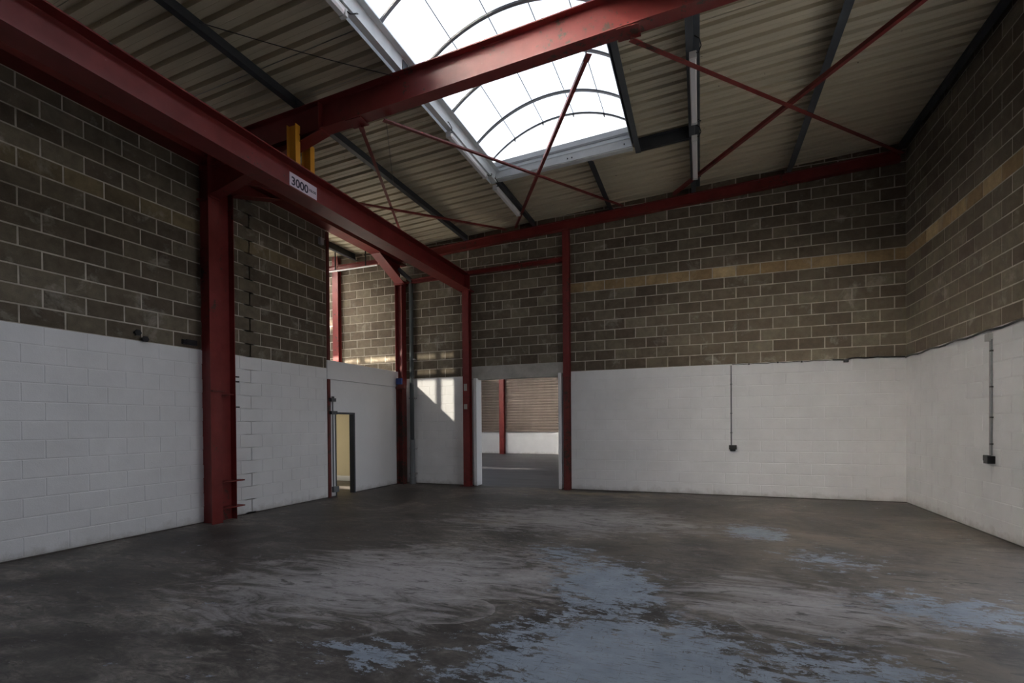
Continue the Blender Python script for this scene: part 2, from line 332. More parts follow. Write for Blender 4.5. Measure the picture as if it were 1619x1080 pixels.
def block_wall(name, axis, c, facing, u0, u1, z0, z1, off_even, top=None, painted=True, thick=.2, flipz=None, rows_clip=None, limit=300):
    """axis 'y': wall plane Y=c, u is X. axis 'x': plane X=c, u is Y. facing = +-1, the side of the room."""
    def P(u, d, z): return (u, c - facing * d, z) if axis == 'y' else (c - facing * d, u, z)   # d = depth into the wall
    top = top or (lambda u: z1)
    b = MB()
    def slab(a, bb, mi, tops):
        vs = [P(u0, 0, a), P(u1, 0, a), P(u1, thick, a), P(u0, thick, a), P(u0, 0, tops(u0)), P(u1, 0, tops(u1)), P(u1, thick, tops(u1)), P(u0, thick, tops(u0))]
        b.add(vs, [(0, 3, 2, 1), (4, 5, 6, 7), (0, 1, 5, 4), (1, 2, 6, 5), (2, 3, 7, 6), (3, 0, 4, 7)], mi)
    if painted and z0 < HW: slab(z0, HW, 1, lambda u: HW); slab(HW, z1, 0, top)
    else: slab(z0, z1, 0, top)
    wall = b.build(name, [M_MORTAR, M_WHITE]); tag(wall, kind='structure')
    rz = {('y', -1): 0, ('y', 1): math.pi, ('x', -1): -math.pi / 2, ('x', 1): math.pi / 2}[(axis, facing)]
    items = []
    k = -12
    while HW + .225 * k < z1 + .3:
        za, zb = HW + .225 * k, HW + .225 * (k + 1); k += 1; r = k - 1
        if zb <= z0 + .03 : continue
        za = max(za, z0)
        off = off_even + (.225 if r % 2 else 0)
        n0 = math.floor((u0 - off) / .45); u = off + n0 * .45
        while u < u1:
            a, e = max(u, u0), min(u + .45, u1); u += .45
            if e - a < .06: continue
            tz = min(zb, top((a + e) / 2) - .005, top(a), top(e))
            if tz - za < .06: continue
            kind = 'white' if (painted and r < 0) else ({'wall_back_right': 'buff', 'wall_right': 'buff', 'wall_left': 'dull'}.get(name, 'raw') if r == 8 else 'raw')
            gap = .019 if kind != 'white' else .010
            wd, ht = e - a - gap, tz - za - gap
            pc = P((a + e) / 2, 0, (za + tz) / 2); q = px(pc)
            q1, q2 = px(P(a, 0, za)), px(P(e, 0, tz))
            vis = -30 < q[0] < 1650 and -30 < q[1] < 1110
            items.append((vis, abs(q1[0] - q2[0]) * abs(q1[1] - q2[1]), kind, wd, ht, pc))
    items.sort(key=lambda t: (not t[0], -t[1]))
    rest = {}
    for i, (vis, ar, kind, wd, ht, pc) in enumerate(items):
        me = block_mesh(kind, wd, ht)
        jit = random.uniform(-.0015, .002) if kind != 'white' else random.uniform(-.0006, .001)
        pc = (pc[0], pc[1] + (facing * jit if axis == 'y' else 0), pc[2]) if axis == 'y' else (pc[0] + facing * jit, pc[1], pc[2])
        rr = random.uniform(-.003, .003) if kind != 'white' else 0
        if vis and i < limit:
            o = bpy.data.objects.new('block', me); o.location = pc; o.rotation_euler = (0, rr, rz); o.rotation_mode = 'XYZ'; o.parent = wall; COL.objects.link(o)
        else:
            d = rest.setdefault(kind, MB()); M = Matrix.Translation(pc) @ Matrix.Rotation(rz, 4, 'Z')
            d.add([M @ v.co for v in me.vertices], [tuple(p.vertices) for p in me.polygons])
    for kind, d in rest.items():
        o = d.build('blocks_beyond', {'raw': M_BLOCK, 'buff': M_YELLOW, 'dull': M_DULL, 'white': M_WHITE}[kind], wall); o['kind'] = 'stuff'
    return wall

XP1 = -2.80                                     # right jamb post
block_wall('wall_back_right', 'y', YB, -1, -2.93, XR, 0, 6.5, -2.45, top=lambda x: zs(x) + .08)
block_wall('wall_back_middle', 'y', YB, -1, -5.40, -2.93, 2.95, 6.3, -2.45, top=lambda x: zs(x) + .08, painted=False)
block_wall('wall_back_left', 'y', YB, -1, XL, -5.40, 0, 6.1, -2.45, top=lambda x: zs(x) + .08)
block_wall('wall_annex_back', 'y', YB, -1, -10.2, XL, 2.74, 6.1, -2.45, top=lambda x: zs(x) + .08, painted=False, limit=200)
block_wall('wall_right', 'x', XR, -1, 7.30, YB + .2, 0, 6.7, 10.588 + .225, top=lambda y: zs(XR) + .1)
block_wall('wall_left', 'x', XL, 1, -6.2, 8.42, 0, 5.62, 3.368, top=lambda y: 5.62)
s_ = MB(); s_.box((XR, -6.2, 0), (XR + .2, 4.2, 6.75)); s_.box((XR, 4.2, 5.4), (XR + .2, 7.295, 6.75)); tag(s_.build('wall_right_front', M_WHITE), kind='structure')  # gap between the boxes is an unseen opening added for side daylight
# plain structure outside the picture
def sbox(name, a, b, m=M_WHITE): x = MB(); x.box(a, b); o = x.build(name, m); return tag(o, kind='structure')
s = MB(); s.box((XL - .2, -6.4, 0), (XR + .2, -6.2, 6.75)); tag(s.build('wall_front', M_WHITE), kind='structure')
# annex: side wall, glazed front, rear wall with a slot added to pass a sun strip
sbox('wall_annex_left', (-14.7, 6.5, 0), (-14.5, 11.43, 6.7))
s = MB(); s.box((-14.7, YB + .0, 0), (-12.3, YB + .2, 6.7)); s.box((-12.3, YB, 0), (XL, YB + .2, 2.30)); s.box((-12.3, YB, 2.735), (-10.2, YB + .2, 6.6)); s.box((-8.2, YB, 2.30), (XL, YB + .2, 2.735)); tag(s.build('wall_annex_back_plain', M_WHITE), kind='structure')  # slot placed to throw a sun strip on the far room floor
WY = 6.6
s = MB(); s.box((-14.5, WY - .2, 0), (XL, WY, 1.66)); s.box((-14.5, WY - .2, 2.0), (XL, WY, 2.6)); s.box((-14.5, WY - .2, 5.9), (XL, WY, 6.7)); s.box((XL - .35, WY - .2, 1.66), (XL, WY, 5.95)); s.box((-9.7, WY - .2, 1.66), (XL - .35, WY, 2.0)); tag(s.build('wall_annex_front', M_WHITE), kind='structure')  # low slot added so a sun strip falls on the office floor
wf = MB()
for za, zb in ((5.205, 5.335), (5.465, 5.725), (5.865, 5.9), (2.6, 2.65)): wf.box((-14.5, WY - .14, za), (XL - .35, WY - .06, zb))
for xm in (-9.17, -10.35, -11.5, -12.65, -13.8): wf.box((xm - .065, WY - .14, 2.65), (xm + .065, WY - .06, 5.9))
wn = wf.build('window_1', M_DARK); tag(wn, kind='structure')
for xa, xb, mm in ((-14.5, -13.865, 1), (-13.735, -12.715, 1), (-12.585, -11.565, 1), (-11.435, -10.415, 1), (-10.285, -9.235, 0), (-9.105, XL - .35, 0)):
    pn = MB(); pn.box((xa, WY - .103, 2.65), (xb, WY - .097, 5.9)); pn.build('pane', M_SUNPANE if mm else M_DIMPANE, wn)
# office behind the white partition: lining, ceiling
s = MB(); s.box((-14.5, YB - .05, 0), (XL - .1, YB - .012, 2.2)); tag(s.build('wall_office_lining', M_CREAM), kind='structure')
sbox('ceiling_office', (-14.5, WY, 2.2), (XL - .12, YB - .02, 2.26), M_WHITE)
s = MB(); s.extrude([(0, 0), (-.018, 0), (-.018, .12), (-.008, .14), (0, .14)], (-14.4, YB - .05, 0), (XL - .1, YB - .05, 0), (0, 1, 0), (0, 0, 1)); tag(s.build('baseboard_office', M_SKIRT), kind='structure')

# far room beyond the doorway
FY = 24.0
s = MB(); s.box((-21, FY, 0), (3.9, FY + .2, 1.13)); fw = s.build('wall_far_dado', M_WHITE); tag(fw, kind='structure')
sec = []; z = 1.13; bm_ = MB()
prof = []
while z < 6.2:
    prof += [(0, z), (0, z + .07), (.03, z + .085), (.03, z + .125), (0, z + .14)]; z += .14
prof = [(d, min(zz, 6.3)) for d, zz in prof] + [(.06, 6.3), (.06, 1.13)]
for xa in [-21 + 1.0 * i for i in range(25)]:
    pass
fclad = MB(); fclad.extrude(prof, (-21, FY - .06, 0), (3.9, FY - .06, 0), (0, 1, 0), (0, 0, 1)); tag(fclad.build('wall_far_cladding', M_CLAD), kind='structure')
s = MB(); s.box((-21.2, YB + .2, 0), (-21, FY + .2, 6.6)); s.box((-21, YB, 0), (-14.7, YB + .2, 3.16)); s.box((-21, YB, 3.42), (-14.7, YB + .2, 6.6)); tag(s.build('wall_far_left', M_WHITE), kind='structure')  # slot added to pass sun onto the far floor
s = MB(); s.box((3.7, YB + .2, 0), (3.9, 13.5, 6.6)); s.box((3.7, 21, 0), (3.9, FY, 6.6)); s.box((3.7, 13.5, 4.6), (3.9, 21, 6.6)); tag(s.build('wall_far_right', M_WHITE), kind='structure')  # unseen opening added here to light the far room
s = MB(); s.box((-21.2, YB + .2, 6.3), (3.9, 13.5, 6.45)); s.box((-21.2, 19.5, 6.3), (3.9, FY + .2, 6.45)); s.box((-21.2, 13.5, 6.3), (-13, 19.5, 6.45)); s.box((-6, 13.5, 6.3), (3.9, 19.5, 6.45)); tag(s.build('ceiling_far', M_SHEET), kind='structure')
s = MB(); s.box((-3.0, YB + .0, 2.62), (-2.99, YB + .2, 2.63))

# lintel over the doorway and white lining posts
s = MB(); s.box((-5.32, YB - .012, 2.63), (-2.94, YB + .2, 2.955)); tag(s.build('trim_1', M_CEMENT, bevel=.006), kind='structure')
s = MB(); s.box((-5.22, YB - .10, 0), (-5.14, YB + .2, 2.66)); tag(s.build('door_1', M_WPANEL, bevel=.004), kind='structure')
s = MB(); s.box((-3.06, YB - .12, 0), (-2.985, YB + .2, 2.70)); tag(s.build('door_2', M_WPANEL, bevel=.004), kind='structure')
s = MB(); s.box((-5.42, YB + .02, 0), (-5.22, YB + .2, 2.63)); tag(s.build('trim_2', M_WHITE), kind='structure')

# ceiling: outer skin, ribbed sheets
SKX0, SKX1, SKY0, SKY1 = -3.72, -1.07, -5.32, 8.80
cl = MB()
def slabq(x0, x1, y0, y1):
    cl.add([(x0, y0, zs(x0) + .085), (x1, y0, zs(x1) + .085), (x1, y1, zs(x1) + .085), (x0, y1, zs(x0) + .085),
            (x0, y0, zs(x0) + .12), (x1, y0, zs(x1) + .12), (x1, y1, zs(x1) + .12), (x0, y1, zs(x0) + .12)],
           [(0, 3, 2, 1), (4, 5, 6, 7), (0, 1, 5, 4), (1, 2, 6, 5), (2, 3, 7, 6), (3, 0, 4, 7)])
slabq(XL, SKX0, -6.4, YB + .2); slabq(SKX1, XR + .3, -6.4, YB + .2); slabq(SKX0, SKX1, SKY1, YB + .2); slabq(SKX0, SKX1, -6.4, SKY0)
def slabl(x0, x1, y0, y1):
    e = 1e-4; cl.add([(x0, y0, zs(x0) + .085), (x1 - e, y0, zs(x1 - e) + .085), (x1 - e, y1, zs(x1 - e) + .085), (x0, y1, zs(x0) + .085),
            (x0, y0, zs(x0) + .12), (x1 - e, y0, zs(x1 - e) + .12), (x1 - e, y1, zs(x1 - e) + .12), (x0, y1, zs(x0) + .12)],
           [(0, 3, 2, 1), (4, 5, 6, 7), (0, 1, 5, 4), (1, 2, 6, 5), (2, 3, 7, 6), (3, 0, 4, 7)])
slabl(-14.8, -12.6, 6.3, YB + .2); slabl(-12.6, -11.9, 6.3, 6.7); slabl(-12.6, -11.9, 7.75, YB + .2); slabl(-11.9, -11.8, 6.3, YB + .2); slabl(-11.8, -10.0, 6.3, 7.0); slabl(-11.8, -10.0, 10.8, YB + .2); slabl(-10.0, XL, 6.3, YB + .2)  # gaps added to let sun and daylight into the side bay
ceil_o = cl.build('ceiling', M_OUT); tag(ceil_o, kind='structure')
RIB = .2333
def sheet(x0, x1, y0, y1):
    y0 += .004; y1 -= .004
    pts = []; k = math.floor((y0 - 6.744) / RIB) - 1
    raw = []
    while 6.744 + k * RIB - .1 < y1:
        c = 6.744 + k * RIB; raw += [(c - .037, 0), (c - .031, .07), (c + .031, .07), (c + .037, 0), (c + .11, 0), (c + .117, .004), (c + .124, 0)]; k += 1
    def zat(y):
        for (ya, za), (yb, zb) in zip(raw, raw[1:]):
            if ya <= y <= yb: return za + (zb - za) * (y - ya) / max(yb - ya, 1e-9)
        return 0
    pr = [(y0, zat(y0))] + [p for p in raw if y0 < p[0] < y1] + [(y1, zat(y1))]
    b = MB(); n = len(pr)
    vs = [(x, y, zs(x) + z) for x in (x0, x1) for y, z in pr]
    vs += [(x, y, zs(x) + z + .012) for x in (x0, x1) for y, z in ((y0, 0), (y1, 0))]
    fs = [(i, i + 1, n + i + 1, n + i) for i in range(n - 1)]
    b.add(vs[:2 * n], fs)
    return b.build('roof_sheet', M_SHEET, ceil_o)
ys = [-6.2 + .98 * i for i in range(12)] + [5.66, 6.65, 7.64, 8.80]
ys = [-6.2, -5.8, -4.8, -3.8, -2.8, -1.8, -.8, .2, 1.2, 2.3, 3.4, 4.4, 5.0, 5.66, 6.65, 7.64, 8.80]
ys.append(1.2); ys = sorted(set(ys))
for a, b_ in zip(ys, ys[1:]):
    sheet(SKX1, XR, a, b_)
    sheet(XL, SKX0, a, b_)
for a, b_ in ((8.80, 9.62), (9.62, 10.60), (10.60, YB)): sheet(XL + .002, XR, a, b_)
for a, b_ in ((6.66, 7.64), (7.64, 8.62), (8.62, 9.60), (9.60, 10.58), (10.58, YB)):
    e = -7.3402
    sheet(-10.0, e, a, b_)
sheet(-14.5, -12.6, 6.66, YB)

# ------------------------------------------------------------ rooflight
rl = empty('rooflight', ((SKX0 + SKX1) / 2, 4.6, 6.5), 'long barrel vaulted opal rooflight with curved glazing bars and galvanised kerb', 'rooflight')
def arc(t, dx=0):                               # t 0..1 over the vault
    x0, x1, z0, z1 = SKX0, SKX1, 6.545, 6.69
    ch = (x1 - x0) / 2; sg = .47; R = (ch * ch + sg * sg) / (2 * sg); a0 = math.asin(ch / R); a = -a0 + 2 * a0 * t
    return (x0 + ch + R * math.sin(a), z0 + (z1 - z0) * t + R * math.cos(a) - (R - sg))
NA = 24
AY = [8.19 - .965 * i for i in range(15)]
b = MB(); vs = []; fs = []
yy = [SKY0, 8.88]
for y in yy: vs += [(arc(i / NA)[0], y, arc(i / NA)[1] + .035) for i in range(NA + 1)]
fs = [(i, i + 1, NA + 1 + i + 1, NA + 1 + i) for i in range(NA)]
b.add(vs, fs)
gp = b.build('vault_sheet', M_GLAZE, rl)
for p in gp.data.polygons: p.use_smooth = True
sm = gp.modifiers.new('thickness', 'SOLIDIFY'); sm.thickness = .006
for y in (8.90, SKY0 - .01):
    b = MB(); vs = [(arc(i / NA)[0], y, arc(i / NA)[1] + .03) for i in range(NA + 1)] + [(SKX1, y, 6.60), (SKX0, y, 6.47)]
    b.add(vs, [tuple(range(len(vs)))]); ep = b.build('end_panel', M_GLAZE, rl); sm = ep.modifiers.new('thickness', 'SOLIDIFY'); sm.thickness = .006
def arch(y, r, name='glazing_bar', m=M_ALU):
    b = MB(); k = 28; vs = []; fs = []
    for i in range(k + 1):
        x, z = arc(i / k)
        x2, z2 = arc(min(i / k + .01, 1)); x1, z1 = arc(max(i / k - .01, 0)); t = Vector((x2 - x1, 0, z2 - z1)).normalized(); nrm = Vector((-t.z, 0, t.x))
        for a, c in ((-r, 0), (r, 0), (r, .03), (-r, .03)): vs.append(Vector((x, y + a, z)) + nrm * c)
    for i in range(k):
        for j in range(4): fs.append((i * 4 + j, i * 4 + (j + 1) % 4, (i + 1) * 4 + (j + 1) % 4, (i + 1) * 4 + j))
    b.add(vs, fs); return b.build(name, m, rl)
for y in AY: arch(y, .023)
arch(8.83, .012, 'end_bar')
# little clips and lengthwise sheet joints
for t in (.2, .4, .6, .8):
    x, z = arc(t); b = MB(); b.box((x - .006, SKY0, z + .018), (x + .006, 8.86, z + .026)); b.build('sheet_joint', M_ALU, rl)
    b = MB(); b.box((x - .008, 8.80, z - .035), (x + .008, 8.845, z + .01)); b.build('clip', M_DARK, rl)
# kerbs
def kerb(x, zt, face):
    b = MB(); zl = zs(x) - .19
    b.extrude([(0, 0), (.0, zt - zl), (face * -.05, zt - zl), (face * -.05, zt - zl - .003), (face * -.004, zt - zl - .003), (face * -.004, 0)], (x, SKY0, zl), (x, SKY1, zl), (1, 0, 0), (0, 0, 1))
    return b.build('side_kerb', M_GALV, rl)
kerb(SKX0, 6.60, 1); kerb(SKX1, 6.74, -1)
b = MB()                                        # folded end kerb facing the room, with a shadow groove and a lower lip
def ek(sec, mi=0):
    v0 = [Vector((SKX0, SKY1 + d, zs(SKX0) - .19 + .028 + z)) for d, z in sec]; v1 = [Vector((SKX1, SKY1 + d, zs(SKX1) - .19 + z * 1.08)) for d, z in sec]; n = len(sec)
    b.add(v0 + v1, [(i, (i + 1) % n, n + (i + 1) % n, n + i) for i in range(n)] + [tuple(range(n))[::-1], tuple(range(n, 2 * n))], mi)
ek([(-.05, 0), (-.05, .012), (-.075, .012), (-.075, .105), (-.05, .118), (-.045, .118), (-.045, .150), (-.06, .155), (-.06, .168), (-.01, .172), (.0, .19), (.05, .40), (.06, .40), (.06, 0)])
b.build('end_kerb', M_GALV, rl)
for x in (-3.6, -2.2, -2.12, -1.2): b = MB(); b.box((x - .01, SKY1 - .082, zs(x) - .13), (x + .01, SKY1 - .074, zs(x) - .105)); b.build('kerb_bolt', M_DARK, rl)
b = MB(); b.box((SKX0, SKY0 - .05, 6.1), (SKX1, SKY0, 6.7)); b.build('end_kerb', M_GALV, rl)

def added_rooflight(x0, x1, y0, y1, z, label):  # unseen rooflights added to brighten the rooms below
    r = empty('rooflight', ((x0 + x1) / 2, (y0 + y1) / 2, z), label, 'rooflight'); b = MB(); b.box((x0, y0, z), (x1, y1, z + .008)); b.build('opal_sheet', M_GLAZE, r)
added_rooflight(-11.8, -10.0, 7.0, 10.8, 6.45, 'flat opal rooflight added to brighten the side bay, unseen behind the left wall')
added_rooflight(-13, -6, 13.5, 19.5, 6.46, 'flat opal rooflight added to brighten the far room, unseen above the doorway head')

# ------------------------------------------------------------ purlins
def purlin(x, y0, y1, label, m=M_DARK, flip=1, d=.185):
    b = MB(); zb = zs(x) - d - .004
    p = empty('purlin', (x, (y0 + y1) / 2, zb), label, 'purlin', 'roof purlins under the sheeting')
    b.extrude([(s * flip, u) for s, u in zsec(d)], (x, y0, zb), (x, y1, zb), (1, 0, 0), (0, 0, 1)); b.build('z_section', m, p)
    for y in (5.65,) if y0 < 5.6 else (): 
        c = MB(); c.box((x + .005, y - .06, zb), (x + .013, y + .06, zb + .15)); c.build('cleat', M_DARK, p)
    return p
purlin(-5.37, -6.2, 11.2, 'dark steel roof purlin running above the crane beam, next to the left wall side')
purlin(-3.60, -6.2, 8.78, 'grey galvanised purlin along the left edge of the rooflight', M_GALV, -1)
purlin(-3.62, 8.80, 11.2, 'dark purlin continuing from the left rooflight corner to the back wall', M_DARK)
purlin(-1.03, -6.2, 8.98, 'short dark trimmer purlin along the right edge of the rooflight', M_PURGREY)
purlin(-.07, -6.2, 11.2, 'dark purlin carrying two light battens, first one right of the rooflight', M_PURGREY, flip=-1)
purlin(1.67, -6.2, 11.2, 'dark purlin crossing the roof between the light battens and the right wall', M_PURGREY, flip=-1)
purlin(-1.85, 8.88, 11.2, 'short dark purlin from the rooflight end kerb to the back wall', M_DARK)
purlin(3.46, -6.2, 11.2, 'heavy dark eaves purlin tight against the top of the right wall', M_DARK, flip=-1)
b = MB(); zt = zs(-.55) - .19
b.extrude(zsec(.18, .06), (-1.0, 8.9, zs(-1) - .19), (-.12, 8.9, zs(-.12) - .19), (0, 1, 0), (0, 0, 1))
tag(b.build('trimmer', M_DARK), 'dark steel trimmer between the rooflight corner and the batten purlin', 'trimmer')
b = MB(); b.extrude(zsec(.18, .06), (-14.4, 10.9, 0), (-7.5, 10.9, 0), (0, 1, 0), (0, 0, 1))
p = empty('annex_purlin', (-8.7, 9, 5.9), 'dark purlin under the sunlit roof behind the left wall end', 'purlin')
b = MB(); x = -8.75; b.extrude(zsec(.2), (x, 6.7, zs(x) - .2), (x, 11.2, zs(x) - .2), (1, 0, 0), (0, 0, 1)); b.build('z_section', M_DARK, p)

# ------------------------------------------------------------ steel frame
def member(name, root, p0, p1, d, w_, up=None, m=M_RED, tf=.012, tw=.009):
    p0, p1 = Vector(p0), Vector(p1); t = (p1 - p0).normalized()
    if up is None: up = Vector((0, 0, 1))
    up = (Vector(up) - t * Vector(up).dot(t)).normalized(); side = t.cross(up)
    b = MB(); b.extrude(isec(d, w_, tf, tw), p0, p1, side, up, 0); return b.build(name, m, root)
def plate(root, a, b_, name='plate', m=M_RED):
    x = MB(); x.box(a, b_); return x.build(name, m, root)
RY = 5.65
# main rafter (with haunch down to the left column)
rt = empty('rafter', (-2, RY, 5.9), 'deep red rafter crossing under the rooflight, haunched at the left column', 'rafter')
def rtop(x): return zs(x) - .19
D = .40
member('rafter_beam', rt, (-7.3, RY, rtop(-7.3) - D / 2), (3.45, RY, rtop(3.45) - D / 2), D, .18, tf=.013)
hb = MB()                                       # haunch: tapering web and sloping bottom flange
hx0, hz0, hx1, hz1 = -7.06, 5.10, -4.93, rtop(-4.93) - D
hb.add([(hx0, RY - .005, hz0), (hx1, RY - .005, hz1), (hx0, RY - .005, rtop(hx0) - D), (hx0, RY + .005, hz0), (hx1, RY + .005, hz1), (hx0, RY + .005, rtop(hx0) - D)],
       [(0, 1, 2), (5, 4, 3), (0, 3, 4, 1), (1, 4, 5, 2), (2, 5, 3, 0)])
hb.extrude([(-.09, 0), (.09, 0), (.09, -.013), (-.09, -.013)], (hx0, RY, hz0), (hx1 + .03, RY, hz1), (0, 1, 0), (0, 0, 1)); hb.build('haunch', M_RED, rt)
hs = MB(); hs.box((-4.955, RY - .086, rtop(-4.95) - D + .013), (-4.943, RY - .005, rtop(-4.95) - .014)); hs.build('stiffener', M_RED, rt)
for x in (-.81, -.73): 
    hs = MB(); hs.tube([(x, RY - .0065, 5.98 + RS * x), (x, RY - .0045, 5.98 + RS * x)], .013, 10); hs.build('bolt_hole', M_BLACK, rt)
hs = MB(); hs.box((-4.5, RY - .08, rtop(-4.42) - D - .012), (-4.25, RY + .12, rtop(-4.42) - D - .002)); hs.build('gusset', M_RED, rt)
hs = MB(); hs.box((-.85, RY - .08, rtop(-.75) - D - .012), (-.6, RY + .12, rtop(-.75) - D - .002)); hs.build('gusset', M_RED, rt)
# main left column
c = empty('steel_column', (-7.2, 5.62, 0), 'heavy red steel column standing against the near left wall', 'column')
member('column_shaft', c, (-7.20, 5.62, 0), (-7.20, 5.62, 6.0), .31, .185, up=(1, 0, 0), m=M_RED, tf=.014)
plate(c, (-7.33, 5.55, 5.05), (-7.02, 5.72, 5.07), 'cap_plate')
x = MB(); x.extrude([(0, -.15), (.01, -.15), (.01, .14), (.12, .14), (.12, .15), (0, .15), (0, .14)][:6], (-7.26, 5.90, 0), (-7.26, 5.90, 5.3), (1, 0, 0), (0, 1, 0)); x.build('side_channel', M_RED, c)
plate(c, (-7.05, 5.53, 2.06), (-7.0, 5.73, 2.085), 'bracket', M_RUST); plate(c, (-7.26, 5.75, 2.03), (-7.1, 5.98, 2.05), 'bracket', M_RED)
for z in (.20, .62): plate(c, (-7.25, 5.76, z), (-7.10, 6.17, z + .02), 'cleat', M_RED)
for z in (2.33, 2.25, 1.83): plate(c, (-7.2, 6.05, z), (-7.16, 6.14, z + .02), 'hinge_pin', M_BLACK)
plate(c, (-7.19, 6.05, 2.25), (-7.17, 6.075, 2.35), 'hinge_pin', M_BLACK)
# valley beam on the left wall line with knee haunches
vb = empty('valley_beam', (-7.2, 2.5, 5.62), 'dark red valley beam along the top of the left wall, haunched at both ends', 'beam')
member('beam', vb, (-7.2, -6.2, 5.82), (-7.2, 11.1, 5.82), .40, .30)
def knee(y0, z0, y1, z1):
    b = MB(); b.add([(-7.205, y0, z0), (-7.205, y1, z1), (-7.205, y0, z1), (-7.195, y0, z0), (-7.195, y1, z1), (-7.195, y0, z1)], [(0, 1, 2), (5, 4, 3), (0, 3, 4, 1), (1, 4, 5, 2), (2, 5, 3, 0)])
    b.extrude([(-.13, 0), (.13, 0), (.13, -.014), (-.13, -.014)], (-7.2, y0, z0), (-7.2, y1, z1), (1, 0, 0), (0, 0, 1)); b.build('haunch', M_RED, vb)
knee(6.06, 5.32, 6.98, 5.62); knee(10.98, 5.16, 9.95, 5.62)
# far left column (end of the white partition)
c = empty('steel_column', (-7.22, 11.05, 0), 'red steel column in the back left corner at the end of the white partition, rusted at its foot', 'column')
member('column_shaft', c, (-7.24, 11.05, 2.55), (-7.24, 11.05, 5.2), .20, .20, up=(1, 0, 0), m=M_RED)
member('column_foot', c, (-7.24, 11.05, 0), (-7.24, 11.05, 2.55), .19, .19, up=(1, 0, 0), m=M_RUST)
plate(c, (-7.36, 10.94, 5.12), (-7.10, 11.17, 5.22), 'cap_plate'); plate(c, (-7.33, 10.93, 2.45), (-7.05, 11.0, 2.53), 'bracket', M_RUST)
# wall-end post at the near end of the partition
c = empty('steel_post', (-7.34, 8.47, 0), 'slim dark red post capping the end of the left block wall', 'post')
b = MB(); b.box((-7.50, 8.425, 0), (-7.315, 8.50, 5.6)); b.build('post_shaft', M_RUST, c, .003)
for z, s_ in ((2.03, .05), (1.76, .09)):
    plate(c, (-7.31, 8.44, z), (-7.24, 8.53 + s_, z + .07), 'bracket', M_BLACK)
plate(c, (-7.29, 8.50, 2.03), (-7.27, 8.56, 2.14), 'bracket', M_BLACK)
# crane runway beam
cb = empty('crane_beam', (-5.42, 2.5, 4.82), 'long red crane runway beam with a load sign, hung below the rafter', 'beam')
member('beam', cb, (-5.42, -6.0, 5.017), (-5.42, 11.08, 5.017), .39, .30, tf=.016, tw=.01)
b = MB(); b.extrude([(-.15, -.0), (.15, 0), (.15, .39), (-.15, .39)], (-5.42, 11.08, 4.822), (-5.42, 11.09, 4.822), (1, 0, 0), (0, 0, 1)); b.build('end_plate', M_RED, cb)
b = MB(); b.box((-5.412, 5.50, 4.865), (-5.406, 6.03, 5.115)); sg = b.build('load_sign', M_SIGN, cb, .0); sg['label'] = 'white plate lettered 3000'
def text(s, size, loc, name, parent):
    cu = bpy.data.curves.new(name, 'FONT'); cu.body = s; cu.size = size; cu.extrude = .001; cu.align_x = 'LEFT'; cu.offset = .003 if size > .1 else .001
    o = bpy.data.objects.new(name, cu); COL.objects.link(o); cu.materials.append(M_INK)
    o.parent = parent; o.location = Vector(loc) - Vector(parent_loc(parent)); o.rotation_euler = (math.pi / 2, 0, math.pi / 2); return o
def parent_loc(p):
    v = Vector((0, 0, 0))
    while p: 
        v += p.location
        if p.parent and p.matrix_parent_inverse != Matrix(): v += p.matrix_parent_inverse.translation
        p = p.parent
    return v
text('3000', .165, (-5.404, 5.525, 4.95), 'lettering', sg)
text('KILOS', .05, (-5.404, 5.875, 5.0), 'lettering', sg)
# yellow hangers
hg = empty('crane_beam_hanger', (-5.42, 5.5, 5.21), 'yellow steel hanger on the near side of the rafter above the load sign', 'hanger', 'yellow crane beam hangers')
member('hanger_post', hg, (-5.36, 5.53, 5.212), (-5.36, 5.53, 5.76), .16, .085, up=(1, 0, 0), m=M_YEL, tf=.008, tw=.006)
hg.location = (-5.36, 5.53, 5.212)
for ch in hg.children: ch.matrix_parent_inverse = Matrix.Translation(-hg.location)
h2 = empty('crane_beam_hanger', (-5.43, 5.86, 5.212), 'yellow steel hanger on the far side of the rafter', 'hanger', 'yellow crane beam hangers')
member('hanger_post', h2, (-5.36, 5.81, 5.212), (-5.36, 5.81, 5.60), .16, .085, up=(1, 0, 0), m=M_YEL, tf=.008, tw=.006)
# column under the crane beam at the doorway
c = empty('steel_column', (-5.38, 11.08, 0), 'red steel column left of the doorway carrying the crane beam end', 'column')
member('column_shaft', c, (-5.37, 11.10, .015), (-5.37, 11.10, 4.80), .16, .17, up=(0, 1, 0), m=M_RED)
plate(c, (-5.55, 10.98, 0), (-5.20, 11.22, .015), 'base_plate', M_RUST); plate(c, (-5.52, 10.98, 4.79), (-5.22, 11.22, 4.82), 'cap_plate', M_RED)
for z0, z1 in ((2.35, 2.52), (1.9, 2.02)): plate(c, (-5.42, 11.005, z0), (-5.34, 11.02, z1), 'paint_patch', M_CEMENT)
for dx in (-.1, .1): plate(c, (-5.37 + dx - .012, 10.99, 4.82), (-5.37 + dx + .012, 11.01, 4.85), 'bolt', M_BLACK)
# post right of the doorway
c = empty('steel_column', (-2.86, 11.15, 0), 'tall red steel column right of the doorway with flaking foot', 'column')
member('column_shaft', c, (-2.86, 11.165, 2.6), (-2.86, 11.165, 6.12), .13, .155, up=(0, 1, 0), m=M_RED)
member('column_foot', c, (-2.86, 11.165, 0), (-2.86, 11.165, 2.6), .13, .15, up=(0, 1, 0), m=M_RUST)
# annex post
c = empty('steel_post', (-9.35, 11.16, 0), 'pinkish red post on the sunlit block wall seen over the partition', 'post')
member('post_shaft', c, (-9.35, 11.15, 2.54), (-9.35, 11.15, 6.15), .13, .19, up=(0, 1, 0), m=M_RED)
